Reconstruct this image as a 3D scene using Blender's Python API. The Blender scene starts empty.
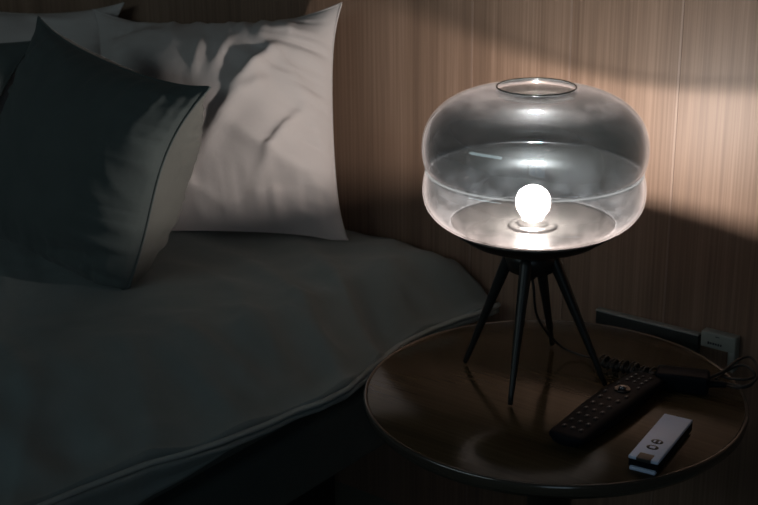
import bpy, bmesh, math, random
from mathutils import Vector, Matrix, Euler, noise
random.seed(4)
C = bpy.context.scene.collection
R = math.radians
sc = bpy.context.scene

# ---------------------------------------------------------------- camera
FPX = 1340.0
cam_d = bpy.data.cameras.new('camera'); cam = bpy.data.objects.new('camera', cam_d); C.objects.link(cam)
cam_d.sensor_width = 36; cam_d.lens = 36*FPX/758
TZ = 0.50                      # table top height
cam.location = (0.791, -1.72, TZ+0.76)
YAW, PITCH, ROLL = 38.0, 19.6, -0.7
Mrot = Matrix.Rotation(R(YAW), 3, 'Z') @ Matrix.Rotation(R(90-PITCH), 3, 'X') @ Matrix.Rotation(R(ROLL), 3, 'Z')
cam.rotation_euler = Mrot.to_euler()
cam_d.dof.use_dof = True; cam_d.dof.focus_distance = 1.72; cam_d.dof.aperture_fstop = 10.0
cam_d.clip_start = 0.05
sc.camera = cam
CL = Vector(cam.location)
def ray(px, py): return Mrot @ Vector((px-379, 252.5-py, -FPX))
def PZ(px, py, z):
    d = ray(px, py); return CL + d*((z-CL.z)/d.z)
def PY(px, py, y):
    d = ray(px, py); return CL + d*((y-CL.y)/d.y)

# ---------------------------------------------------------------- helpers
def obj(name, bm, mats, parent=None, smooth=True, loc=None):
    me = bpy.data.meshes.new(name)
    bm.normal_update(); bm.to_mesh(me); bm.free()
    if smooth:
        for p in me.polygons: p.use_smooth = True
    o = bpy.data.objects.new(name, me); C.objects.link(o)
    if not isinstance(mats, (list, tuple)): mats = [mats]
    for m in mats: me.materials.append(m)
    if parent: o.parent = parent
    if loc is not None: o.location = loc
    return o
def autosmooth(o, ang=35):
    me = o.data
    bm = bmesh.new(); bm.from_mesh(me)
    for e in bm.edges:
        e.smooth = not (len(e.link_faces) == 2 and e.calc_face_angle(0) > R(ang))
    bm.to_mesh(me); bm.free()
    return o
def tag(o, label, cat, group=None):
    o['label'] = label; o['category'] = cat
    if group: o['group'] = group
    return o
def thing(name, label, cat, loc=(0,0,0), rz=0, group=None):
    o = bpy.data.objects.new(name, None); C.objects.link(o)
    o.location = loc; o.rotation_euler = (0,0,rz); o.empty_display_size = .05
    return tag(o, label, cat, group)
def struct(name, bm, m, parent=None, smooth=False):
    o = obj(name, bm, m, parent, smooth)
    if parent is None: o['kind'] = 'structure'
    return o
def add_box(bm, c, s, rot=None, bev=0, seg=2):
    r = bmesh.ops.create_cube(bm, size=1)
    vs = r['verts']
    bmesh.ops.scale(bm, vec=s, verts=vs)
    if bev > 0:
        es = list({e for v in vs for e in v.link_edges})
        g = bmesh.ops.bevel(bm, geom=es, offset=bev, segments=seg, profile=.5, affect='EDGES')
        vs = list({v for f in g['faces'] for v in f.verts} | {v for v in vs if v.is_valid})
    if rot is not None: bmesh.ops.rotate(bm, cent=(0,0,0), matrix=rot, verts=vs)
    bmesh.ops.translate(bm, vec=c, verts=vs)
    return vs
def box(c, s, rot=None, bev=0, seg=2):
    bm = bmesh.new(); add_box(bm, c, s, rot, bev, seg); return bm
def lathe(prof, n=96, closed=False):
    bm = bmesh.new(); rings = []
    for r, z in prof:
        if r < 1e-6: rings.append([bm.verts.new((0,0,z))])
        else: rings.append([bm.verts.new((r*math.cos(2*math.pi*k/n), r*math.sin(2*math.pi*k/n), z)) for k in range(n)])
    pairs = list(zip(rings, rings[1:]))
    if closed: pairs.append((rings[-1], rings[0]))
    for a, b in pairs:
        for k in range(n):
            k2 = (k+1) % n
            if len(a) == 1 and len(b) == 1: continue
            if len(a) == 1: f = (a[0], b[k2], b[k])
            elif len(b) == 1: f = (a[k], a[k2], b[0])
            else: f = (a[k], a[k2], b[k2], b[k])
            try: bm.faces.new(f)
            except ValueError: pass
    bmesh.ops.recalc_face_normals(bm, faces=bm.faces)
    return bm
def catmull(pts, per=8, closed=False):
    P = [Vector(p) for p in pts]; out = []
    n = len(P)
    for i in range(n if closed else n-1):
        g = (lambda k: P[k % n]) if closed else (lambda k: P[max(0, min(n-1, k))])
        p0, p1, p2, p3 = g(i-1), g(i), g(i+1), g(i+2)
        for j in range(per):
            t = j/per
            out.append(.5*((2*p1)+(p2-p0)*t+(2*p0-5*p1+4*p2-p3)*t*t+(-p0+3*p1-3*p2+p3)*t**3))
    if not closed: out.append(P[-1])
    return out
def tube(bm, pts, rad, n=10, cap=True):
    pts = [Vector(p) for p in pts]
    rings = []; up = Vector((0,0,1)); prev = None
    for i, p in enumerate(pts):
        d = (pts[min(i+1, len(pts)-1)] - pts[max(i-1, 0)]).normalized()
        if prev is None:
            a = d.cross(up)
            if a.length < 1e-3: a = d.cross(Vector((1,0,0)))
        else: a = prev - d*prev.dot(d)
        a.normalize(); prev = a; b = d.cross(a)
        r = rad(i/(len(pts)-1)) if callable(rad) else rad
        rings.append([bm.verts.new(p + a*math.cos(2*math.pi*k/n)*r + b*math.sin(2*math.pi*k/n)*r) for k in range(n)])
    for x, y in zip(rings, rings[1:]):
        for k in range(n): bm.faces.new((x[k], x[(k+1) % n], y[(k+1) % n], y[k]))
    if cap:
        bm.faces.new(rings[0][::-1]); bm.faces.new(rings[-1])
    return bm
def sm(a, b, x):
    t = max(0, min(1, (x-a)/(b-a))); return t*t*(3-2*t)
def fn(x, y, z=0, s=1.0): return noise.noise(Vector((x*s, y*s, z*s)))
def interp(tab, x):
    tab = sorted(tab)
    if x <= tab[0][0]: return tab[0][1]
    for (a, va), (b, vb) in zip(tab, tab[1:]):
        if x <= b:
            t = (x-a)/(b-a); return va+(vb-va)*t
    return tab[-1][1]

# ---------------------------------------------------------------- materials
def mat(name):
    m = bpy.data.materials.new(name); m.use_nodes = True
    nt = m.node_tree; b = nt.nodes['Principled BSDF']
    return m, nt, b
def N(nt, t, **kw):
    n = nt.nodes.new(t)
    for k, v in kw.items(): setattr(n, k, v)
    return n
def noise_bump(nt, b, scale, strength, dist=.001, detail=4, stretch=None):
    tc = N(nt, 'ShaderNodeTexCoord'); mp = N(nt, 'ShaderNodeMapping')
    if stretch: mp.inputs['Scale'].default_value = stretch
    nz = N(nt, 'ShaderNodeTexNoise'); nz.inputs['Scale'].default_value = scale; nz.inputs['Detail'].default_value = detail
    bp = N(nt, 'ShaderNodeBump'); bp.inputs['Strength'].default_value = strength; bp.inputs['Distance'].default_value = dist
    L = nt.links.new
    L(tc.outputs['Object'], mp.inputs['Vector']); L(mp.outputs[0], nz.inputs['Vector'])
    L(nz.outputs['Fac'], bp.inputs['Height']); L(bp.outputs[0], b.inputs['Normal'])
    return nz, mp
def plain(name, col, rough=.5, metal=0, spec=.5, bump=None, var=0):
    m, nt, b = mat(name)
    b.inputs['Base Color'].default_value = (*col, 1); b.inputs['Roughness'].default_value = rough
    b.inputs['Metallic'].default_value = metal; b.inputs['Specular IOR Level'].default_value = spec
    nz, mp = noise_bump(nt, b, bump[0] if bump else 60, bump[1] if bump else .05)
    if var:
        r = N(nt, 'ShaderNodeValToRGB')
        r.color_ramp.elements[0].color = (*[c*(1-var) for c in col], 1)
        r.color_ramp.elements[1].color = (*[min(1, c*(1+var)) for c in col], 1)
        r.color_ramp.elements[0].position = .3; r.color_ramp.elements[1].position = .7
        nt.links.new(nz.outputs['Fac'], r.inputs[0]); nt.links.new(r.outputs[0], b.inputs['Base Color'])
    return m
def fabric(name, col, sheen=.1, weave=900, var=.06):
    m, nt, b = mat(name); L = nt.links.new
    b.inputs['Roughness'].default_value = .95; b.inputs['Specular IOR Level'].default_value = .15
    b.inputs['Sheen Weight'].default_value = sheen
    tc = N(nt, 'ShaderNodeTexCoord')
    n1 = N(nt, 'ShaderNodeTexNoise'); n1.inputs['Scale'].default_value = 14; n1.inputs['Detail'].default_value = 5
    n2 = N(nt, 'ShaderNodeTexNoise'); n2.inputs['Scale'].default_value = weave; n2.inputs['Detail'].default_value = 2
    r = N(nt, 'ShaderNodeValToRGB')
    r.color_ramp.elements[0].color = (*[c*(1-var) for c in col], 1); r.color_ramp.elements[1].color = (*[c*(1+var) for c in col], 1)
    r.color_ramp.elements[0].position = .3; r.color_ramp.elements[1].position = .7
    bp = N(nt, 'ShaderNodeBump'); bp.inputs['Strength'].default_value = .25; bp.inputs['Distance'].default_value = .0006
    b2 = N(nt, 'ShaderNodeBump'); b2.inputs['Strength'].default_value = .5; b2.inputs['Distance'].default_value = .006
    L(tc.outputs['Object'], n1.inputs['Vector']); L(tc.outputs['Object'], n2.inputs['Vector'])
    L(n1.outputs['Fac'], r.inputs[0]); L(r.outputs[0], b.inputs['Base Color'])
    L(n1.outputs['Fac'], b2.inputs['Height']); L(n2.outputs['Fac'], bp.inputs['Height'])
    L(b2.outputs[0], bp.inputs['Normal']); L(bp.outputs[0], b.inputs['Normal'])
    return m
def wood(name, cols, grain=(1,1,1), rough=.45, scale=1.0, spec=.4, streaks=True):
    """veneer: fine streaks along the axis whose grain factor is small"""
    m, nt, b = mat(name); L = nt.links.new
    tc = N(nt, 'ShaderNodeTexCoord')
    def ns(sc_, det, st):
        mp = N(nt, 'ShaderNodeMapping'); mp.inputs['Scale'].default_value = st
        n = N(nt, 'ShaderNodeTexNoise'); n.inputs['Scale'].default_value = sc_; n.inputs['Detail'].default_value = det
        L(tc.outputs['Object'], mp.inputs[0]); L(mp.outputs[0], n.inputs['Vector']); return n
    fine = ns(260*scale, 3, grain); mid = ns(45*scale, 4, grain); big = ns(9*scale, 2, grain)
    def mth(op, a, bb):
        n = N(nt, 'ShaderNodeMath', operation=op)
        for i, v in enumerate((a, bb)):
            if isinstance(v, (int, float)): n.inputs[i].default_value = v
            else: L(v, n.inputs[i])
        return n.outputs[0]
    s = mth('ADD', mth('MULTIPLY', fine.outputs['Fac'], .45), mth('ADD', mth('MULTIPLY', mid.outputs['Fac'], .33), mth('MULTIPLY', big.outputs['Fac'], .32)))
    r = N(nt, 'ShaderNodeValToRGB'); L(s, r.inputs[0])
    r.color_ramp.elements[0].position = .40; r.color_ramp.elements[0].color = (*cols[0], 1)
    r.color_ramp.elements[1].position = .70; r.color_ramp.elements[1].color = (*cols[2], 1)
    e = r.color_ramp.elements.new(.54); e.color = (*cols[1], 1)
    L(r.outputs[0], b.inputs['Base Color'])
    b.inputs['Roughness'].default_value = rough; b.inputs['Specular IOR Level'].default_value = spec
    bp = N(nt, 'ShaderNodeBump'); bp.inputs['Strength'].default_value = .25; bp.inputs['Distance'].default_value = .0006
    L(fine.outputs['Fac'], bp.inputs['Height']); L(bp.outputs[0], b.inputs['Normal'])
    return m

M_wall = wood('oak_veneer', [(.165,.102,.070), (.230,.145,.101), (.315,.205,.147)], grain=(1,1,.012), rough=.5)
M_joint = plain('pale_veneer_joint', (.27,.18,.135), .5, bump=(80,.1))
M_table = wood('walnut_table', [(.029,.021,.011), (.045,.033,.017), (.064,.048,.026)], grain=(.03,1,1), rough=.14, scale=.7, spec=.2)
M_tablerim = plain('dark_lacquered_rim', (.05,.042,.034), .16, spec=1.0)
M_black = plain('black_steel', (.012,.013,.013), .38, spec=.5)
M_ped = plain('brushed_dark_steel', (.10,.09,.08), .35, metal=.8)
M_plast = plain('black_plastic', (.006,.008,.012), .4, spec=.06)
M_cable = plain('black_rubber_cable', (.014,.014,.015), .45)
M_cool_lit_white = plain('cool_lit_white_plastic', (.58,.70,.95), .3)  # white plastic with the blue of cool light put into its colour
M_socket = plain('grey_white_plastic', (.26,.28,.26), .4)
M_rail = plain('grey_metal_rail', (.02,.021,.02), .45, metal=.0)
M_railtop = plain('lit_rail_edge', (.30,.30,.28), .4)  # light caught by the rail's top edge, put in as a paler colour
M_ink = plain('dark_ink', (.03,.03,.04), .5)
M_btn = plain('black_glossy_button', (.015,.015,.018), .3, spec=.3)
M_clip = plain('dark_metal_clip', (.035,.034,.032), .35)
M_paint = plain('painted_wall', (.10,.10,.10), .9, bump=(200,.1))
M_ceil = plain('ceiling_paint', (.13,.13,.135), .95, bump=(200,.1))
M_carpet = plain('carpet_grey_green', (.26,.27,.22), .98, bump=(900,.5), var=.2)
M_frame = plain('window_frame_grey', (.15,.15,.15), .5)
M_curtain = fabric('curtain_cloth', (.10,.10,.11))
M_duvet = fabric('slate_duvet_cotton', (.20,.235,.235), .15)
M_pip = fabric('slate_piping', (.33,.36,.35), .1)
M_cush = fabric('charcoal_cushion_cotton', (.086,.101,.099), .12)
M_cushback = fabric('pale_grey_cushion_cotton', (.13,.13,.118), .12)
M_white = fabric('white_pillow_cotton', (.60,.545,.53), .05, var=.02)
M_mattress = fabric('dark_mattress_ticking', (.10,.115,.11), .05)
M_base = fabric('charcoal_bed_base_cloth', (.09,.105,.10), .05)
M_plinth = plain('black_plinth', (.01,.01,.01), .8)

# smoked thin glass: transmission deepens at grazing angles, ombre tint is heavier in the dome, dust on the surface
DUST = [(0,.070),(.12,.042),(.24,.014),(.36,.006),(.6,.002),(.83,.003),(.90,.026),(1,.026)]
def glass_mat():
    m = bpy.data.materials.new('smoked_glass'); m.use_nodes = True; nt = m.node_tree; L = nt.links.new
    nt.nodes.clear()
    out = N(nt, 'ShaderNodeOutputMaterial')
    tc = N(nt, 'ShaderNodeTexCoord'); sx = N(nt, 'ShaderNodeSeparateXYZ'); L(tc.outputs['Object'], sx.inputs[0])
    mr = N(nt, 'ShaderNodeMapRange', interpolation_type='SMOOTHSTEP')
    mr.inputs['From Min'].default_value = .280; mr.inputs['From Max'].default_value = .287
    L(sx.outputs['Z'], mr.inputs['Value'])
    lo = (.61,.69,.73,1); hi = (.42,.495,.535,1)
    mx = N(nt, 'ShaderNodeMix', data_type='RGBA'); mx.inputs[6].default_value = lo; mx.inputs[7].default_value = hi
    L(mr.outputs[0], mx.inputs[0])
    lw = N(nt, 'ShaderNodeLayerWeight'); lw.inputs['Blend'].default_value = .5
    pw = N(nt, 'ShaderNodeMath', operation='POWER'); L(lw.outputs['Facing'], pw.inputs[0]); pw.inputs[1].default_value = 3.0
    ed = N(nt, 'ShaderNodeMix', data_type='RGBA'); L(pw.outputs[0], ed.inputs[0]); L(mx.outputs[2], ed.inputs[6]); ed.inputs[7].default_value = (.45,.45,.46,1)
    tr = N(nt, 'ShaderNodeBsdfTransparent'); L(ed.outputs[2], tr.inputs[0])
    fr = N(nt, 'ShaderNodeFresnel'); fr.inputs['IOR'].default_value = 1.52
    geo = N(nt, 'ShaderNodeNewGeometry')
    # fresnel evaluated from the outside on either side of the pane
    lw2 = N(nt, 'ShaderNodeMath', operation='POWER'); L(lw.outputs['Facing'], lw2.inputs[0]); lw2.inputs[1].default_value = 5.0
    ma = N(nt, 'ShaderNodeMath', operation='MULTIPLY_ADD'); L(lw2.outputs[0], ma.inputs[0]); ma.inputs[1].default_value = .80; ma.inputs[2].default_value = .055
    gl = N(nt, 'ShaderNodeBsdfGlossy'); gl.inputs['Roughness'].default_value = .03; gl.inputs['Color'].default_value = (1,1,1,1)
    m1 = N(nt, 'ShaderNodeMixShader'); L(ma.outputs[0], m1.inputs[0]); L(tr.outputs[0], m1.inputs[1]); L(gl.outputs[0], m1.inputs[2])
    g2 = N(nt, 'ShaderNodeBsdfGlossy'); g2.inputs['Roughness'].default_value = .30; g2.inputs['Color'].default_value = (1,1,1,1)
    m3 = N(nt, 'ShaderNodeMixShader'); m3.inputs[0].default_value = .010; L(m1.outputs[0], m3.inputs[1]); L(g2.outputs[0], m3.inputs[2])
    # dust: settled on the upward facing dome, thin elsewhere, a mottled film low inside
    def node(t, a, b=None, c=None, **kw):
        n = N(nt, t, **kw)
        for k, v in enumerate((a, b, c)):
            if v is None: continue
            if isinstance(v, (int, float)): n.inputs[k].default_value = v
            else: L(v, n.inputs[k])
        return n.outputs[0]
    mth = lambda op, a, b=None, c=None: node('ShaderNodeMath', a, b, c, operation=op)
    nz = N(nt, 'ShaderNodeTexNoise'); nz.inputs['Scale'].default_value = 24; nz.inputs['Detail'].default_value = 8; nz.inputs['Roughness'].default_value = .75
    L(tc.outputs['Object'], nz.inputs['Vector'])
    rp = N(nt, 'ShaderNodeMapRange'); L(nz.outputs['Fac'], rp.inputs['Value'])
    rp.inputs['From Min'].default_value = .35; rp.inputs['From Max'].default_value = .75; rp.inputs['To Min'].default_value = .05; rp.inputs['To Max'].default_value = 2.2
    cr = N(nt, 'ShaderNodeValToRGB'); 
    mz = N(nt, 'ShaderNodeMapRange'); L(sx.outputs['Z'], mz.inputs['Value']); mz.inputs['From Min'].default_value = .21; mz.inputs['From Max'].default_value = .40
    L(mz.outputs[0], cr.inputs[0]); e = cr.color_ramp.elements
    def g_(v): return (v, v, v, 1)
    stops = DUST
    e[0].position = stops[0][0]; e[0].color = g_(stops[0][1]); e[1].position = stops[-1][0]; e[1].color = g_(stops[-1][1])
    for p_, v_ in stops[1:-1]: x_ = e.new(p_); x_.color = g_(v_)
    base_d = mth('MULTIPLY', cr.outputs[0], rp.outputs[0])
    vo = N(nt, 'ShaderNodeTexVoronoi'); vo.inputs['Scale'].default_value = 170; L(tc.outputs['Object'], vo.inputs['Vector'])
    n3 = N(nt, 'ShaderNodeTexNoise'); n3.inputs['Scale'].default_value = 14; L(tc.outputs['Object'], n3.inputs['Vector'])
    sp = N(nt, 'ShaderNodeMapRange'); L(vo.outputs['Distance'], sp.inputs['Value'])
    sp.inputs['From Min'].default_value = .16; sp.inputs['From Max'].default_value = .05; sp.inputs['To Min'].default_value = 0; sp.inputs['To Max'].default_value = .22
    gt = N(nt, 'ShaderNodeMapRange'); L(n3.outputs['Fac'], gt.inputs['Value']); gt.inputs['From Min'].default_value = .56; gt.inputs['From Max'].default_value = .66
    edge_d = mth('MULTIPLY', mth('POWER', lw.outputs['Facing'], 7.0), .10)
    ad = N(nt, 'ShaderNodeMath', operation='ADD'); L(mth('ADD', base_d, edge_d), ad.inputs[0]); L(mth('MULTIPLY', sp.outputs[0], gt.outputs[0]), ad.inputs[1])
    df = N(nt, 'ShaderNodeBsdfDiffuse'); df.inputs['Color'].default_value = (.62,.62,.64,1)
    tl = N(nt, 'ShaderNodeBsdfTranslucent'); tl.inputs['Color'].default_value = (.62,.62,.64,1)
    dd = N(nt, 'ShaderNodeMixShader'); dd.inputs[0].default_value = .5; L(df.outputs[0], dd.inputs[1]); L(tl.outputs[0], dd.inputs[2])
    m2 = N(nt, 'ShaderNodeMixShader'); L(ad.outputs[0], m2.inputs[0]); L(m3.outputs[0], m2.inputs[1]); L(dd.outputs[0], m2.inputs[2])
    L(m2.outputs[0], out.inputs['Surface'])
    return m
M_glass = glass_mat()
def emis(name, col, st):
    m = bpy.data.materials.new(name); m.use_nodes = True; nt = m.node_tree; b = nt.nodes['Principled BSDF']
    b.inputs['Base Color'].default_value = (.9,.9,.9,1)
    b.inputs['Emission Color'].default_value = (*col, 1); b.inputs['Emission Strength'].default_value = st
    return m
BULB = 7400.0
M_seam = bpy.data.materials.new('ground_glass_seam'); M_seam.use_nodes = True
nt = M_seam.node_tree; nt.nodes.clear()
o_ = N(nt, 'ShaderNodeOutputMaterial'); a_ = N(nt, 'ShaderNodeBsdfTransparent'); b_ = N(nt, 'ShaderNodeBsdfTranslucent'); g_ = N(nt, 'ShaderNodeBsdfGlossy'); m_ = N(nt, 'ShaderNodeMixShader'); m2_ = N(nt, 'ShaderNodeMixShader')
a_.inputs[0].default_value = (.8,.82,.83,1); b_.inputs[0].default_value = (.5,.5,.5,1); g_.inputs['Roughness'].default_value = .15; m_.inputs[0].default_value = .12; m2_.inputs[0].default_value = .15
nt.links.new(a_.outputs[0], m_.inputs[1]); nt.links.new(b_.outputs[0], m_.inputs[2]); nt.links.new(m_.outputs[0], m2_.inputs[1]); nt.links.new(g_.outputs[0], m2_.inputs[2]); nt.links.new(m2_.outputs[0], o_.inputs[0])
M_rimglass = plain('polished_dark_glass_lip', (.10,.11,.108), .10, spec=1.0)
M_opal = bpy.data.materials.new('frosted_bulb_glass'); M_opal.use_nodes = True
nt = M_opal.node_tree; nt.nodes.clear()
o_ = N(nt, 'ShaderNodeOutputMaterial'); a_ = N(nt, 'ShaderNodeBsdfTransparent'); b_ = N(nt, 'ShaderNodeBsdfTranslucent'); m_ = N(nt, 'ShaderNodeMixShader')
b_.inputs[0].default_value = (.9,.88,.86,1); m_.inputs[0].default_value = .10
nt.links.new(a_.outputs[0], m_.inputs[1]); nt.links.new(b_.outputs[0], m_.inputs[2]); nt.links.new(m_.outputs[0], o_.inputs[0])
M_bulb = emis('lit_opal_bulb', (1.0,.73,.61), BULB)
M_dish = plain('satin_steel_dish', (.010,.0095,.009), .22, metal=.0, spec=.35, bump=(30,.12))

# ---------------------------------------------------------------- room shell
X0, X1, Y0, H = -3.2, 1.7, -4.2, 2.6
struct('wall_head', box(((X0+X1)/2, .05, H/2), (X1-X0+.2, .10, H)), M_wall)
struct('floor', box(((X0+X1)/2, Y0/2, -.05), (X1-X0+.2, -Y0+.2, .1)), M_carpet)
struct('ceiling', box(((X0+X1)/2, Y0/2, H+.05), (X1-X0+.2, -Y0+.2, .1)), M_ceil)
struct('wall_left', box((X0-.05, Y0/2, H/2), (.1, -Y0, H)), M_paint)
LY0, LY1, LZ0, LZ1 = -3.9, -2.3, .25, 2.15  # opening for an added window that carries the side fill
bm = bmesh.new(); ly = (LY0+LY1)/2
add_box(bm, (X1+.05, Y0/2, LZ0/2), (.1, -Y0, LZ0)); add_box(bm, (X1+.05, Y0/2, (LZ1+H)/2), (.1, -Y0, H-LZ1))
add_box(bm, (X1+.05, (Y0+LY0)/2, (LZ0+LZ1)/2), (.1, LY0-Y0, LZ1-LZ0)); add_box(bm, (X1+.05, LY1/2, (LZ0+LZ1)/2), (.1, -LY1, LZ1-LZ0))
struct('wall_right', bm, M_paint)
bm = bmesh.new()
for z in (LZ0+.02, LZ1-.02): add_box(bm, (X1+.05, ly, z), (.05, LY1-LY0, .04))
for y in (LY0+.02, ly, LY1-.02): add_box(bm, (X1+.05, y, (LZ0+LZ1)/2), (.05, .04, LZ1-LZ0-.08))
struct('added_window', bm, M_frame)  # frame of the added window, unseen, goes with the fill lamp
# wall opposite with a high band window
WX0, WX1, WZ0, WZ1 = -3.15, -.15, 2.05, 2.48
bm = bmesh.new()
add_box(bm, ((X0+X1)/2, Y0-.05, WZ0/2), (X1-X0+.2, .1, WZ0))
add_box(bm, ((X0+X1)/2, Y0-.05, (WZ1+H)/2), (X1-X0+.2, .1, H-WZ1))
add_box(bm, ((X0+WX0)/2-.05, Y0-.05, (WZ0+WZ1)/2), (WX0-X0+.1, .1, WZ1-WZ0))
add_box(bm, ((X1+WX1)/2+.05, Y0-.05, (WZ0+WZ1)/2), (X1-WX1+.1, .1, WZ1-WZ0))
struct('wall_foot', bm, M_paint)
bm = bmesh.new(); wz = (WZ0+WZ1)/2; wx = (WX0+WX1)/2
for z in (WZ0+.015, WZ1-.015): add_box(bm, (wx, Y0-.05, z), (WX1-WX0, .05, .03))
for x in (WX0+.015, WX1-.015): add_box(bm, (x, Y0-.05, wz), (.03, .05, WZ1-WZ0-.06))
struct('window_1', bm, M_frame)
# pale joints between the veneer sheets
for k, px in enumerate((472, 570, 680)):
    p = PY(px, 60, 0)
    struct('trim_%d' % (k+1), box((p.x, -.0004, H/2), (.0035, .0012, H)), M_joint)

# ---------------------------------------------------------------- bed
BX1, BX0, BY0, BY1 = -.44, -2.25, -2.02, -.03
bed = thing('bed', 'dark upholstered double bed with its head against the wood wall', 'bed', ((BX0+BX1)/2, (BY0+BY1)/2, 0))
def rel(o, parent): o.matrix_parent_inverse = Matrix.Translation(-Vector(parent.location)); return o
cx, cy = (BX0+BX1)/2, (BY0+BY1)/2
rel(obj('mattress', box((cx, cy, .392), (BX1-BX0, BY1-BY0, .144), bev=.035, seg=4), M_mattress, bed), bed)
rel(obj('bed_base', box((cx, cy, .265), (BX1-BX0+.02, BY1-BY0, .115), bev=.012, seg=3), M_base, bed), bed)
rel(obj('plinth', box((cx, cy, .103), (BX1-BX0-.30, BY1-BY0-.12, .206)), M_plinth, bed, smooth=False), bed)

# duvet ------------------------------------------------------------
pip_px = [(494,307),(478,313),(455,320),(430,329),(400,345),(372,367),(347,389),(322,402),(295,411),(267,424),(222,442),(180,455),(148,463),(115,476),(80,489),(48,502),(10,520)]
PIPZ = .452
pip = [PZ(x, y, PIPZ) for x, y in pip_px]
pip = [p for p in pip if p.y < -.012]
pipXY = [(p.y, p.x) for p in pip]
ymin = min(p.y for p in pip)
pipXY += [(ymin-.25, -.36), (ymin-.6, -.35), (-2.05, -.35)] if ymin > -1.3 else [(-2.05, -.35)]
def edgeX(y): return interp(pipXY, y)
def duvet_z(x, y):
    e = edgeX(y) - x                      # distance in from the piping
    z = .532
    wd_ = .10+.10*sm(-.15, -.75, y)
    z -= .078*(1-sm(0, wd_, e))
    # the cloth sags towards the foot and plumps near the pillows
    z += .010*fn(x, y, 3, 2.2)
    amp = .0055 + .007*sm(.35, 0, e)
    # long soft folds across the corner next to the lamp
    u = x*.55 + y*.84; v = -x*.84 + y*.55
    w = fn(u*9+fn(x, y, 5, 3)*1.2, v*2.2, 1.7)
    z += amp*(1-abs(w)*2.2)*1.15
    w2 = fn(x*5+fn(x, y, 9, 4), y*13, 4.2)
    z += (.012*sm(.30, .05, e))*(1-abs(w2)*2.4)*sm(0, .04, e)
    z += .0022*fn(x, y, 7, 22) + .004*fn(x, y, 2, 8)
    return z
bm = bmesh.new(); NY, NX = 230, 190
ys = [-.014 - (2.02)*j/NY for j in range(NY+1)]
grid = []
for y in ys:
    ex = edgeX(y); row = []
    for i in range(NX+1):
        t = (i/NX)**1.6
        x = ex - t*(ex+2.22)
        z = duvet_z(x, y)
        e = ex-x
        if i == 0: z = PIPZ
        # head end tucks down against the wall
        z -= .015*(1-sm(0, .05, -y-.014))
        row.append(bm.verts.new((x, y, z)))
    grid.append(row)
for a, b in zip(grid, grid[1:]):
    for i in range(NX): bm.faces.new((a[i], a[i+1], b[i+1], b[i]))
bmesh.ops.recalc_face_normals(bm, faces=bm.faces)
duvet = obj('duvet', bm, M_duvet)
if duvet.data.polygons[500].normal.z < 0: duvet.data.flip_normals()
so = duvet.modifiers.new('thickness', 'SOLIDIFY'); so.thickness = .012; so.offset = -1
tag(duvet, 'slate grey duvet spread over the bed with a piped edge', 'duvet')
bm = bmesh.new()
pl = [Vector((edgeX(y), y, PIPZ + .002*fn(0, y, 1, 9))) for y in [-.016-.018*k for k in range(112)]]
pts = catmull(pl, 2); tube(bm, pts, .0042, 8)
p_ = obj('piping', bm, M_pip, duvet); p_['label'] = 'lighter grey piped seam'
# under layer hanging below the seam
low_px = [(496,312),(470,320),(440,331),(405,350),(378,373),(348,396),(310,410),(262,431),(225,452),(180,477),(134,503),(100,522)]
lowtab = []
for (x, y) in low_px:
    for z in [PIPZ-.001*k for k in range(0, 90)]:
        p = PZ(x, y, z)
        if p.x <= edgeX(p.y)-.012*sm(0, .04, PIPZ-z)+1e-4: break
    lowtab.append((p.y, z))
lowtab.append((-2.05, .40))
bm = bmesh.new(); rows = []
for k in range(221):
    y = -.016 - 2.0*k/220
    zl = min(interp(lowtab, y), PIPZ-.012); r = []
    for j in range(9):
        t = j/8
        z = PIPZ-.003 + (zl-PIPZ+.003)*t
        x = edgeX(y) - .012*math.sin(t*math.pi*.6) - .004*fn(t*2, y*6, 3) - .002
        r.append(bm.verts.new((x, y, z)))
    rows.append(r)
for a, b in zip(rows, rows[1:]):
    for i in range(8): bm.faces.new((a[i], b[i], b[i+1], a[i+1]))
u_ = obj('under_layer', bm, M_duvet, duvet)
so = u_.modifiers.new('thickness', 'SOLIDIFY'); so.thickness = .010; so.offset = 1

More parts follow.
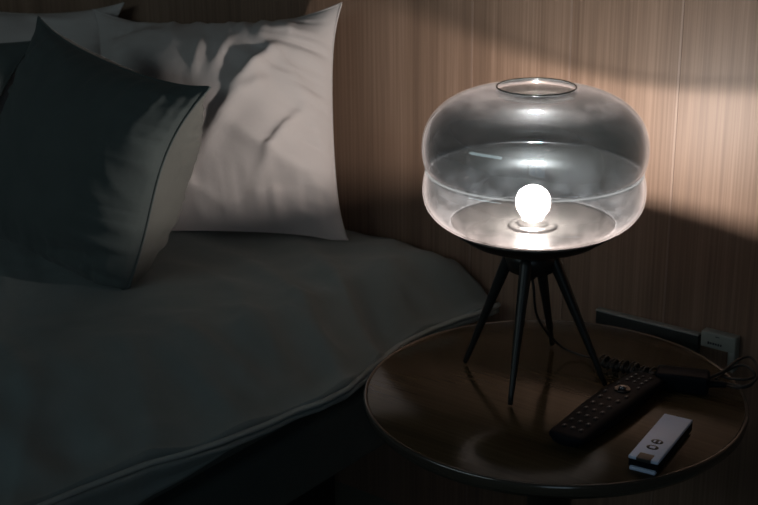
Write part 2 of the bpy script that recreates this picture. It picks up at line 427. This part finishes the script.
# pillows ----------------------------------------------------------
def pillow(name, label, cat, corners, thick, mf, mb, bulgeback=.5, pinch=.09, seed=0, wr=.006, creases=(), group=None,
           floor=True, ywall=None, seam=None, seammat=None, topsag=0, gath=0, skew=0, n=72, ear=.0, pw_=.55, expo=2.2, base=None, nflip=1):
    BL, BR, TR, TL = [Vector(c) for c in corners]
    nrm = (BR-BL).cross(TL-BL).normalized()*nflip
    ctr = (BL+BR+TR+TL)/4
    root = thing(name, label, cat, (ctr.x, ctr.y, min(BL.z, BR.z)), 0, group)
    def mid(s, t):
        s2 = s*(1-pinch*(1-t*t)*abs(s)**1.5); t2 = t*(1-pinch*(1-s*s)*abs(t)**1.5)
        cn = abs(s*t)**6; s2 *= 1+ear*cn; t2 *= 1+ear*cn
        s2 += skew*math.sin(math.pi*t)*max(0, s)**3
        u, v = (s2+1)/2, (t2+1)/2
        return BL*(1-u)*(1-v)+BR*u*(1-v)+TR*u*v+TL*(1-u)*v - (TL-BL)*topsag*(1-s*s)*max(0, v)**2
    def f(s, t):
        a = max(0, 1-abs(s)**expo); b = max(0, 1-abs(t)**expo)
        return (a*b)**pw_
    def surf(side):
        bm = bmesh.new(); g = []
        for j in range(n+1):
            t = -1+2*j/n; t = math.sin(t*math.pi/2)*.35+t*.65; row = []
            for i in range(n+1):
                s = -1+2*i/n; s = math.sin(s*math.pi/2)*.35+s*.65
                F = f(s, t); h = F*thick*(.5 if side > 0 else bulgeback)
                edge = 1-F
                # gathers run inwards from the seams, soft folds elsewhere
                g1 = fn(s*11+seed, t*2.5, seed)*sm(.3, 1, abs(t))*min(1, F*4)
                g2 = fn(s*2.5, t*11+seed, seed+3)*sm(.3, 1, abs(s))*min(1, F*4)
                g3 = fn(s*1.9+seed, t*1.9, seed+7); 
                g4 = 1-abs(fn((s+t)*2.3+seed+fn(s, t, seed, 2)*.8, (s-t)*1.1, seed+9))*3
                h += gath*fn(s*1.5, t*17+seed, seed+5)*sm(.35, .92, abs(s))*min(1, F*3) + gath*fn(s*17, t*1.5, seed+6)*sm(.45, .95, abs(t))*min(1, F*3)
                h += wr*(g1+g2)*.55 + wr*1.3*g3*min(1, F*3) + wr*.75*g4*min(1, F*3)
                for (s0, t0, s1, t1, wd, am) in creases:
                    dx, dy = s1-s0, t1-t0; L2 = dx*dx+dy*dy
                    q = max(0, min(1, ((s-s0)*dx+(t-t0)*dy)/L2))
                    d = math.hypot(s-s0-q*dx, t-t0-q*dy)
                    h += am*math.exp(-(d/wd)**2)*math.sin(math.pi*min(1, max(.05, q)))*(1 if side > 0 else 0)
                if F <= 1e-6: h = 0
                p = mid(s, t) + nrm*h*side
                if ywall is not None and p.y > ywall: p.y = ywall - .002*(1-math.exp(-(p.y-ywall)/.02))
                if floor:
                    zb = base if base is not None else duvet_z(p.x, p.y)
                    lim = zb+.004
                    if p.z < lim: p.z = lim + (p.z-lim)*.05
                row.append(bm.verts.new(p-Vector(root.location)))
            g.append(row)
        for a, b in zip(g, g[1:]):
            for i in range(n):
                q = (a[i], a[i+1], b[i+1], b[i])
                bm.faces.new(q if side*nflip > 0 else q[::-1])
        border = [v.co.copy() for v in g[0]]+[r[-1].co.copy() for r in g[1:]]+[v.co.copy() for v in reversed(g[-1][:-1])]+[r[0].co.copy() for r in reversed(g[1:-1])]
        return bm, border
    bmf, bd = surf(1); obj('front_panel', bmf, mf, root)
    bmb, _ = surf(-1); b_ = obj('back_panel', bmb, mb, root)
    if mb is not mf: b_['label'] = 'paler grey back panel'
    if seam:
        bm = bmesh.new(); tube(bm, bd+[bd[0]], seam, 6, cap=False); obj('piping', bm, seammat or mf, root)
    return root

# right white pillow, leaning on the wall
wp = [PZ(120, 226, .535), PZ(341, 237, .535), PY(334, 10, -.045), PY(99, 15, -.085)]
wp[0] = wp[0] + Vector((0, -.045, 0))
pillow('pillow', 'white pillow leaning on the wood wall, its right side lit by the lamp', 'pillow', wp, .27, M_white, M_white,
       bulgeback=.14, pw_=.8, pinch=.042, seed=3.3, gath=.006, wr=.0075, ywall=-.006, topsag=.055, ear=.06, seam=.0015, group='white pillows along the wall', nflip=1,
       creases=[(.15,-.25,.65,.55,.05,.020),(-.1,-.6,.55,.15,.05,.019),(.35,-.75,.85,.05,.04,.016),(.1,.1,.25,.6,.03,.008),(-.05,0,.02,.6,.03,.007),(.0,-.85,.9,-.55,.05,-.013),(.2,-.35,.75,-.6,.04,.008)])
# left white pillow further along the wall
wl = [Vector((-1.78,-.13,.54)), Vector((-1.16,-.12,.54)), PY(118, 7, -.03), PY(-70, -2, -.03)]
pillow('pillow', 'dim white pillow at the top left, mostly behind the dark cushions', 'pillow', wl, .17, M_white, M_white,
       bulgeback=.25, pinch=.06, seed=8.1, wr=.006, ywall=-.006, topsag=.05, ear=.05, seam=.0015, group='white pillows along the wall')
# charcoal cushion in front
def at_y(px, py, y): return PY(px, py, y)
cu = [PZ(-38, 226, .545), PZ(122, 303, .515), PY(203, 91, -.42), PY(40, 24, -.375)]
pillow('cushion', 'charcoal square cushion with a pale grey back, leaning on the lamplit white pillow', 'cushion', cu, .15, M_cush, M_cushback,
       bulgeback=1.0, pinch=.085, seed=5.7, wr=.003, gath=.007, skew=-.05, ear=.05, seam=.0022, seammat=M_cush, group='charcoal cushions', expo=2.4,
       creases=[(.3,-.72,.8,-.66,.05,-.012),(.2,-.85,.75,-.8,.04,.008)])
cl = [Vector((-1.72,-.37,.54)), Vector((-1.27,-.35,.54)), PY(30, 44, -.17), PY(-160, 36, -.17)]
pillow('cushion', 'dark charcoal cushion cut off by the left edge of the photo', 'cushion', cl, .11, M_cush, M_cushback,
       bulgeback=.3, pinch=.05, seed=1.9, wr=.004, ear=.04, seam=.002, seammat=M_cush, group='charcoal cushions')

# ---------------------------------------------------------------- side table
tc_ = PZ(553, 392, TZ); TR_ = .2475
TCX, TCY = tc_.x, tc_.y
tb = thing('side_table', 'round dark wood side table on a single steel column beside the bed', 'side table', (TCX, TCY, 0))
top = obj('table_top', lathe([(0, TZ), (TR_-.006, TZ), (TR_-.005, TZ-.0005), (TR_-.005, TZ-.012), (TR_-.02, TZ-.016), (0, TZ-.016)], 128), M_table, tb); autosmooth(top)
rim = obj('table_rim', lathe([(TR_-.0055, TZ+.0002), (TR_-.003, TZ+.0012), (TR_-.0008, TZ), (TR_, TZ-.003), (TR_-.001, TZ-.012), (TR_-.008, TZ-.020), (TR_-.028, TZ-.024), (TR_-.028, TZ-.0165), (TR_-.0055, TZ-.0122)], 160, closed=True), M_tablerim, tb)
rim['label'] = 'glossy dark edge band'
obj('column', lathe([(0, TZ-.017), (.055, TZ-.017), (.055, TZ-.022), (.030, TZ-.028), (.029, .02), (.030, .012), (0, .012)], 48), M_ped, tb)
obj('base_plate', lathe([(0, .0), (.155, .0), (.157, .003), (.155, .009), (.14, .012), (0, .013)], 96), M_black, tb)

# ---------------------------------------------------------------- table lamp
feet = [PZ(465, 364, TZ), PZ(510, 407, TZ), PZ(605, 387, TZ), PZ(552, 346, TZ)]
lc = sum(feet, Vector())/4 + Vector((-.0050,-.0036,0))
lamp = thing('table_lamp', 'lit table lamp with a bulging smoked glass shade on four black legs', 'lamp', (lc.x, lc.y, TZ))
# glass profile (outer), r,z above table
outer_pts = [(.1065,.2150),(.119,.2205),(.1305,.2300),(.1382,.2415),(.1414,.2550),(.1412,.2680),(.1398,.2775),(.1380,.2835),(.1360,.2862),(.1360,.2876),(.1380,.2905),(.1402,.2955),(.1422,.3060),(.1425,.3180),(.1405,.3330),(.1340,.3490),(.123,.3625),(.109,.3733),(.090,.3820),(.072,.3862),(.060,.3875),(.0535,.3884),(.0508,.3902),(.0505,.3925)]
op = [(p.x, p.z) for p in catmull([Vector((r, 0, z)) for r, z in outer_pts], 6)]
TH = .0028; inner = []
for i, (r, z) in enumerate(op):
    a = op[max(0, i-1)]; b = op[min(len(op)-1, i+1)]
    d = Vector((b[0]-a[0], b[1]-a[1])).normalized()
    inner.append((r - d.y*TH, z + d.x*TH))
rim_top = [(op[-1][0]-.0006, op[-1][1]+.0008), (op[-1][0]-TH/2, op[-1][1]+.0012), (inner[-1][0]+.0004, op[-1][1]+.0008)]
sh = obj('glass_shade', lathe(op+rim_top+inner[::-1], 160, closed=True), M_glass, lamp)
# dish: black bowl beneath, satin steel tray on top
obj('lamp_dish', lathe([(0,.179),(.034,.1795),(.060,.1855),(.086,.1960),(.1065,.2105),(.1085,.2145),(.1065,.2150),(.094,.2095),(.060,.2075),(0,.2065)], 128), M_black, lamp)
d_ = obj('steel_tray', lathe([(0,.2080),(.055,.2085),(.080,.2098),(.100,.2132),(.1045,.2152),(.1040,.2160),(.098,.2140),(.080,.2120),(.055,.2110),(0,.2106)], 128), M_dish, lamp); d_['label'] = 'satin metal tray under the bulb'
ring = obj('bulb_holder', lathe([(.0,.2110),(.030,.2110),(.031,.2118),(.030,.2132),(.024,.2142),(.018,.2146),(.017,.2205),(.0,.2205)], 64), M_dish, lamp)
bprof = []
for k in range(25):
    a = math.pi*k/24; bprof.append((.0222*math.sin(a), .2435-.0222*math.cos(a)))
bprof = [(0,.2208),(.0125,.2208),(.0135,.2245)]+[p for p in bprof if p[1] > .2262]
bprof[-1] = (0, bprof[-1][1])
bl = obj('bulb', lathe(bprof, 48), M_opal, lamp); bl['label'] = 'frosted round bulb, lit'
bm = bmesh.new(); bmesh.ops.create_uvsphere(bm, u_segments=24, v_segments=16, radius=.0098)
bmesh.ops.translate(bm, vec=(0,0,.2395), verts=bm.verts); obj('glowing_element', bm, M_bulb, bl)
obj('seam_ring', (lambda bm: (tube(bm, [(.1374*math.cos(2*math.pi*k/160), .1374*math.sin(2*math.pi*k/160), .2869) for k in range(161)], .0013, 8, cap=False), bm)[1])(bmesh.new()), M_seam, sh)
rm_ = obj('rim', (lambda bm: (tube(bm, [(.0492*math.cos(2*math.pi*k/120), .0492*math.sin(2*math.pi*k/120), .3932) for k in range(121)], .0012, 10, cap=False), bm)[1])(bmesh.new()), M_rimglass, sh)
obj('hub', lathe([(0,.1785),(.0345,.1785),(.0345,.168),(.030,.152),(.024,.149),(0,.149)], 48), M_black, lamp)
hn = obj('cord_gland', lathe([(0,.1485),(.008,.1485),(.0075,.142),(.005,.138),(0,.138)], 24), M_black, lamp)
for i, f_ in enumerate(feet):
    v = Vector((f_.x-lc.x, f_.y-lc.y, 0)); dirn = v.normalized()
    a = dirn*.026+Vector((0,0,.1775)); b = v+Vector((0,0,.003))
    bm = bmesh.new()
    tube(bm, [a.lerp(b, k/14) for k in range(15)], lambda t: .0088-.0056*t, 20)
    obj('leg', bm, M_black, lamp)
    # gusset where the leg joins the hub is the leg's own collar
# cord from the gland to the wound bundle
bundle0 = PZ(600, 361, TZ+.012); bundle1 = PZ(656, 374, TZ+.012)
cordpts = [(0,0,.142),(.003,.002,.128)]
for (x, y, z) in [(536,312,.085),(545,330,.045),(562,347,.012),(580,355,.004),(592,358,.006)]:
    cordpts.append(tuple(PZ(x, y, TZ+z)-Vector((lc.x, lc.y, TZ))))
cordpts.append(tuple(bundle0-Vector((lc.x, lc.y, TZ))))
bm = bmesh.new(); tube(bm, catmull(cordpts, 10), .0017, 8); obj('power_cord', bm, M_cable, lamp)

# ---------------------------------------------------------------- adapter, wound cable, loops
ad0 = PZ(656, 378, TZ+.012); ad1 = PZ(709, 384, TZ+.012)
adc = (ad0+ad1)/2
ad = thing('power_adapter', 'black power adapter with wound cable lying behind the black remote', 'power adapter', (adc.x, adc.y, TZ))
o0 = Vector(ad.location)
ang = math.atan2(ad1.y-ad0.y, ad1.x-ad0.x)
rm = Matrix.Rotation(ang, 3, 'Z')
obj('adapter_body', box((0,0,.0135), ((ad1-ad0).length, .032, .025), rot=rm, bev=.004, seg=3), M_plast, ad)
obj('strain_relief', (lambda bm: (tube(bm, [rm @ Vector((.033+.0028*k, 0, .013)) for k in range(9)], lambda t: .0062-.003*t, 12), bm)[1])(bmesh.new()), M_plast, ad)
bm = bmesh.new(); pts = []; turns = 11
b0 = bundle0-o0; b1 = bundle1-o0; ax = (b1-b0).normalized(); sd = ax.cross(Vector((0,0,1))).normalized()
for k in range(turns*14+1):
    t = k/(turns*14); a = 2*math.pi*k/14
    rr = .0085+.0015*math.sin(k*.37)
    c = b0.lerp(b1, t); c.z = .0115
    pts.append(c+sd*math.cos(a)*rr+Vector((0,0,1))*math.sin(a)*rr*.92+ax*.002*math.sin(a*.5))
pts.append(rm @ Vector((-.030,0,.012)))
tube(bm, pts, .0017, 6); obj('wound_cable', bm, M_cable, ad)
for off in (-.003, .004):
    bm = bmesh.new(); tube(bm, [b0.lerp(b1, k/12)+sd*off+Vector((0,0,-.0025 if k%12 else 0)) for k in range(13)], .003, 8)
    obj('inner_strand', bm, M_cable, ad)
def loops(pix, r=.0019):
    pts = [PZ(x, y, TZ+z)-o0 for x, y, z in pix]
    bm = bmesh.new(); tube(bm, catmull(pts, 10), r, 8); return obj('cable_loop', bm, M_cable, ad)
loops([(708,378,.013),(722,372,.02),(738,360,.028),(750,357,.03),(757,366,.028),(757,378,.02),(745,386,.012),(725,383,.010),(708,379,.012)])
loops([(716,379,.014),(728,370,.02),(742,365,.026),(754,372,.024),(752,384,.012),(738,388,.009),(722,384,.009)])
loops([(722,377,.013),(735,379,.016),(748,379,.018),(762,374,.020),(775,372,.02),(790,378,.015)])

# ---------------------------------------------------------------- rail and socket on the wall
rl0 = PY(593, 311, -.022); rl1 = PY(696, 336, -.022)
zt = (rl0.z+rl1.z)/2
rail = thing('cable_rail', 'thin grey rail fixed low on the wood wall behind the table', 'rail', ((rl0.x+rl1.x)/2, -.0075, zt-.05))
rc = Vector(rail.location)
obj('rail_body', box((0, 0, .022), (rl1.x-rl0.x, .011, .050), bev=.0015), M_rail, rail)
obj('rail_lit_edge', box((0, -.001, .0485), (rl1.x-rl0.x, .012, .003), bev=.0008), M_railtop, rail)  # thin strip that carries the painted light of the top edge
s0 = PY(698, 333, -.03); s1 = PY(733, 341, -.03); 
zc = (s0.z+s1.z)/2
sk = thing('plug_socket', 'pale plastic corner plug with dark print at the right end of the wall rail', 'plug', ((s0.x+s1.x)/2, -.011, zc-.05))
w = s1.x-s0.x
obj('plug_body', box((0, 0, .038), (w, .018, .024), bev=.002), M_socket, sk)
obj('plug_tail', box((w/2-.0055, 0, .012), (.011, .018, .032), bev=.002), M_socket, sk)
# short illegible print, five small marks
for k, (wd, hh) in enumerate([(.0030,.0042),(.0026,.0030),(.0030,.0032),(.0026,.0030),(.0024,.0036),(.0024,.0030)]):
    obj('printed_mark', box((-w*.26+k*.0038, -.0092, .034), (wd, .0004, hh)), M_ink, sk, smooth=False)
obj('printed_mark', box((-.001, -.0092, .0455), (.006, .0004, .0012)), M_ink, sk, smooth=False)

# ---------------------------------------------------------------- black remote
r0 = PZ(563, 440, TZ+.014); r1 = PZ(650, 379, TZ+.012)
rmid = (r0+r1)/2; RL = (r1-r0).length
rem = thing('remote_control', 'long black television remote with rows of small buttons', 'remote control', (rmid.x, rmid.y, TZ), math.atan2(r1.y-r0.y, r1.x-r0.x))
def ztop(s): return .0235+.0035*math.cos((s-.1)*2.2)      # s -1..1 along, gentle bow
def hw(s): return .0255*(1-.10*sm(-.2,.6,s)*0)+.0015*math.cos(s*3)
def rsec(s, k, n=28):
    w_ = hw(s); e = abs(s)
    if e > .90: w_ *= math.sqrt(max(0, 1-((e-.90)/.10)**2))*.45+.55
    zt_ = ztop(s); zb = .0012+ .006*sm(.5,1,e)
    a = 2*math.pi*k/n; c, sn = math.cos(a), math.sin(a)
    q = lambda v, p: math.copysign(abs(v)**p, v)
    y = q(c, .45)*w_*(1 if sn > -.1 else .86)
    z = (zt_+zb)/2+q(sn, .6)*(zt_-zb)/2
    return y, z
bm = bmesh.new(); rings = []; ss = [-1+2*k/60 for k in range(61)]
for s in ss:
    sc_ = 1.0
    ring_ = []
    for k in range(28):
        y, z = rsec(s, k)
        e = abs(s); shr = 1-.5*sm(.965, 1.0, e)*.5
        zm = (ztop(s)+.0012)/2
        ring_.append(bm.verts.new((s*RL/2, y*shr, zm+(z-zm)*shr)))
    rings.append(ring_)
for a, b in zip(rings, rings[1:]):
    for k in range(28): bm.faces.new((a[k], a[(k+1)%28], b[(k+1)%28], b[k]))
bm.faces.new(rings[0][::-1]); bm.faces.new(rings[-1])
bmesh.ops.recalc_face_normals(bm, faces=bm.faces)
mn = min(v.co.z for v in bm.verts)
for v in bm.verts: v.co.z -= mn
obj('remote_body', bm, M_plast, rem)
M_mark = plain('grey_white_print', (.32,.33,.34), .5)
def rbtn(s, y, a=.0042, b=.0030, mark=True, z_=0):
    zc_ = ztop(s)-mn
    bm = bmesh.new(); n = 16
    rings = []
    for (f_, h_) in ((1, -.0016), (1, .0006), (.8, .0012)):
        rings.append([bm.verts.new((s*RL/2+a*f_*math.cos(2*math.pi*k/n), y+b*f_*math.sin(2*math.pi*k/n), zc_+h_+z_)) for k in range(n)])
    for p, q in zip(rings, rings[1:]):
        for k in range(n): bm.faces.new((p[k], p[(k+1)%n], q[(k+1)%n], q[k]))
    bm.faces.new(rings[-1])
    o = obj('button', bm, M_btn, rem)
    if mark:
        obj('button_mark', box((s*RL/2, y, zc_+.0013+z_), (.0022, .0014, .0003)), M_mark, o, smooth=False)
for i in range(5):
    for j in (-1, 0, 1): rbtn(-.80+i*.155, j*.0115)
for j in (-1, 1): rbtn(.0, j*.0125, .005, .003)
rbtn(.0, 0, .0035, .0035)
for j in (-1, 1): rbtn(.16, j*.015, .004, .0025); rbtn(.46, j*.014, .004, .0025)
for i in range(3):
    for j in (-1, 0, 1): rbtn(.60+i*.11, j*.0105, .0036, .0026)
bm = lathe([(0,-.001),(.0105,-.001),(.0105,.0016),(.0095,.0024),(.0075,.0014),(0,.0012)], 32); 
obj('navigation_ring', bm, plain('glossy_black_ring', (.01,.01,.012), .12), rem, loc=(.31*RL/2, 0, ztop(.31)-mn))
bm = lathe([(0,0),(.0050,0),(.0052,.003),(.0040,.0046),(0,.005)], 24)
obj('scroll_wheel', bm, plain('dark_chrome_wheel', (.3,.3,.32), .12, metal=.9), rem, loc=(.31*RL/2, 0, ztop(.31)-mn+.001))

# ---------------------------------------------------------------- white remote
q0 = PZ(642.5, 461, TZ+.0155); q1 = PZ(678.5, 418, TZ+.0155)
qm = (q0+q1)/2; QL = (q1-q0).length; QW = .0365
wr_ = thing('remote_control', 'small white remote with two dark buttons near the table edge', 'remote control', (qm.x, qm.y, TZ), math.atan2(q1.y-q0.y, q1.x-q0.x))
obj('lower_shell', box((0,0,.0026), (QL, QW-.005, .0050), bev=.0015), M_cool_lit_white, wr_)
bb = obj('middle_band', box((.0016,0,.0086), (QL-.0035, QW-.0005, .0108), bev=.0010), M_plast, wr_); bb['label'] = 'black band between the white shells'
obj('upper_shell', box((.001,0,.0156), (QL-.001, QW, .0042), bev=.0018, seg=3), M_cool_lit_white, wr_)
obj('end_clip', box((-QL/2+.0075, -.0005, .01605), (.015, .0175, .0044), bev=.0008), M_clip, wr_)
def oval_ring(x, y, a, b, filled):
    bm = bmesh.new(); n = 28; z0 = .0176
    outr = [bm.verts.new((x+a*math.cos(2*math.pi*k/n), y+b*math.sin(2*math.pi*k/n), z0+.0004)) for k in range(n)]
    low = [bm.verts.new((x+a*math.cos(2*math.pi*k/n), y+b*math.sin(2*math.pi*k/n), z0-.0008)) for k in range(n)]
    for k in range(n): bm.faces.new((low[k], low[(k+1)%n], outr[(k+1)%n], outr[k]))
    bm.faces.new(outr)
    o = obj('button', bm, M_ink, wr_)
    if filled:
        obj('button_mark', box((x, y-.0028, z0+.0005), (.0060, .0022, .0003)), M_cool_lit_white, o, smooth=False)
        obj('button_mark', box((x, y+.0028, z0+.0005), (.0060, .0022, .0003)), M_cool_lit_white, o, smooth=False)
    else:
        obj('button_mark', box((x, y, z0+.0005), (.0052, .0066, .0003)), M_cool_lit_white, o, smooth=False)
oval_ring(-QL/2+.033, 0, .0055, .0072, False)
oval_ring(-QL/2+.049, 0, .0055, .0072, True)

# ---------------------------------------------------------------- light
ld = bpy.data.lights.new('window_daylight', 'AREA'); ld.shape = 'RECTANGLE'; ld.size = WX1-WX0-.06; ld.size_y = WZ1-WZ0-.06
ld.energy = 11.5; ld.color = (.74,.94,.95)
lo = bpy.data.objects.new('window_daylight', ld); C.objects.link(lo)
lo.location = (wx, Y0-.04, wz); lo.rotation_euler = Euler((R(90), 0, 0))     # -Z looks to +Y
l2 = bpy.data.lights.new('added_side_fill', 'AREA'); l2.shape = 'RECTANGLE'; l2.size = LZ1-LZ0-.08; l2.size_y = LY1-LY0-.08  # added fill lamp, brightens the bed side, floor and table
l2.energy = 4.0; l2.color = (.62,.86,1.0)
lo2 = bpy.data.objects.new('added_side_fill', l2); C.objects.link(lo2)
lo2.location = (X1+.03, ly, (LZ0+LZ1)/2); lo2.rotation_euler = Euler((0, R(90), 0))
wd = bpy.data.worlds.new('dusk'); wd.use_nodes = True; sc.world = wd
wd.node_tree.nodes['Background'].inputs[0].default_value = (.35,.45,.6,1); wd.node_tree.nodes['Background'].inputs[1].default_value = .3

sc.view_settings.view_transform = 'Standard'; sc.view_settings.look = 'None'
sc.view_settings.gamma = 1; sc.view_settings.use_curve_mapping = False
sc.view_settings.exposure = 0.0
cy_ = sc.cycles
cy_.use_denoising = True; cy_.max_bounces = 12; cy_.transparent_max_bounces = 24; cy_.glossy_bounces = 6; cy_.diffuse_bounces = 4
cy_.sample_clamp_indirect = 3.0; cy_.caustics_reflective = True
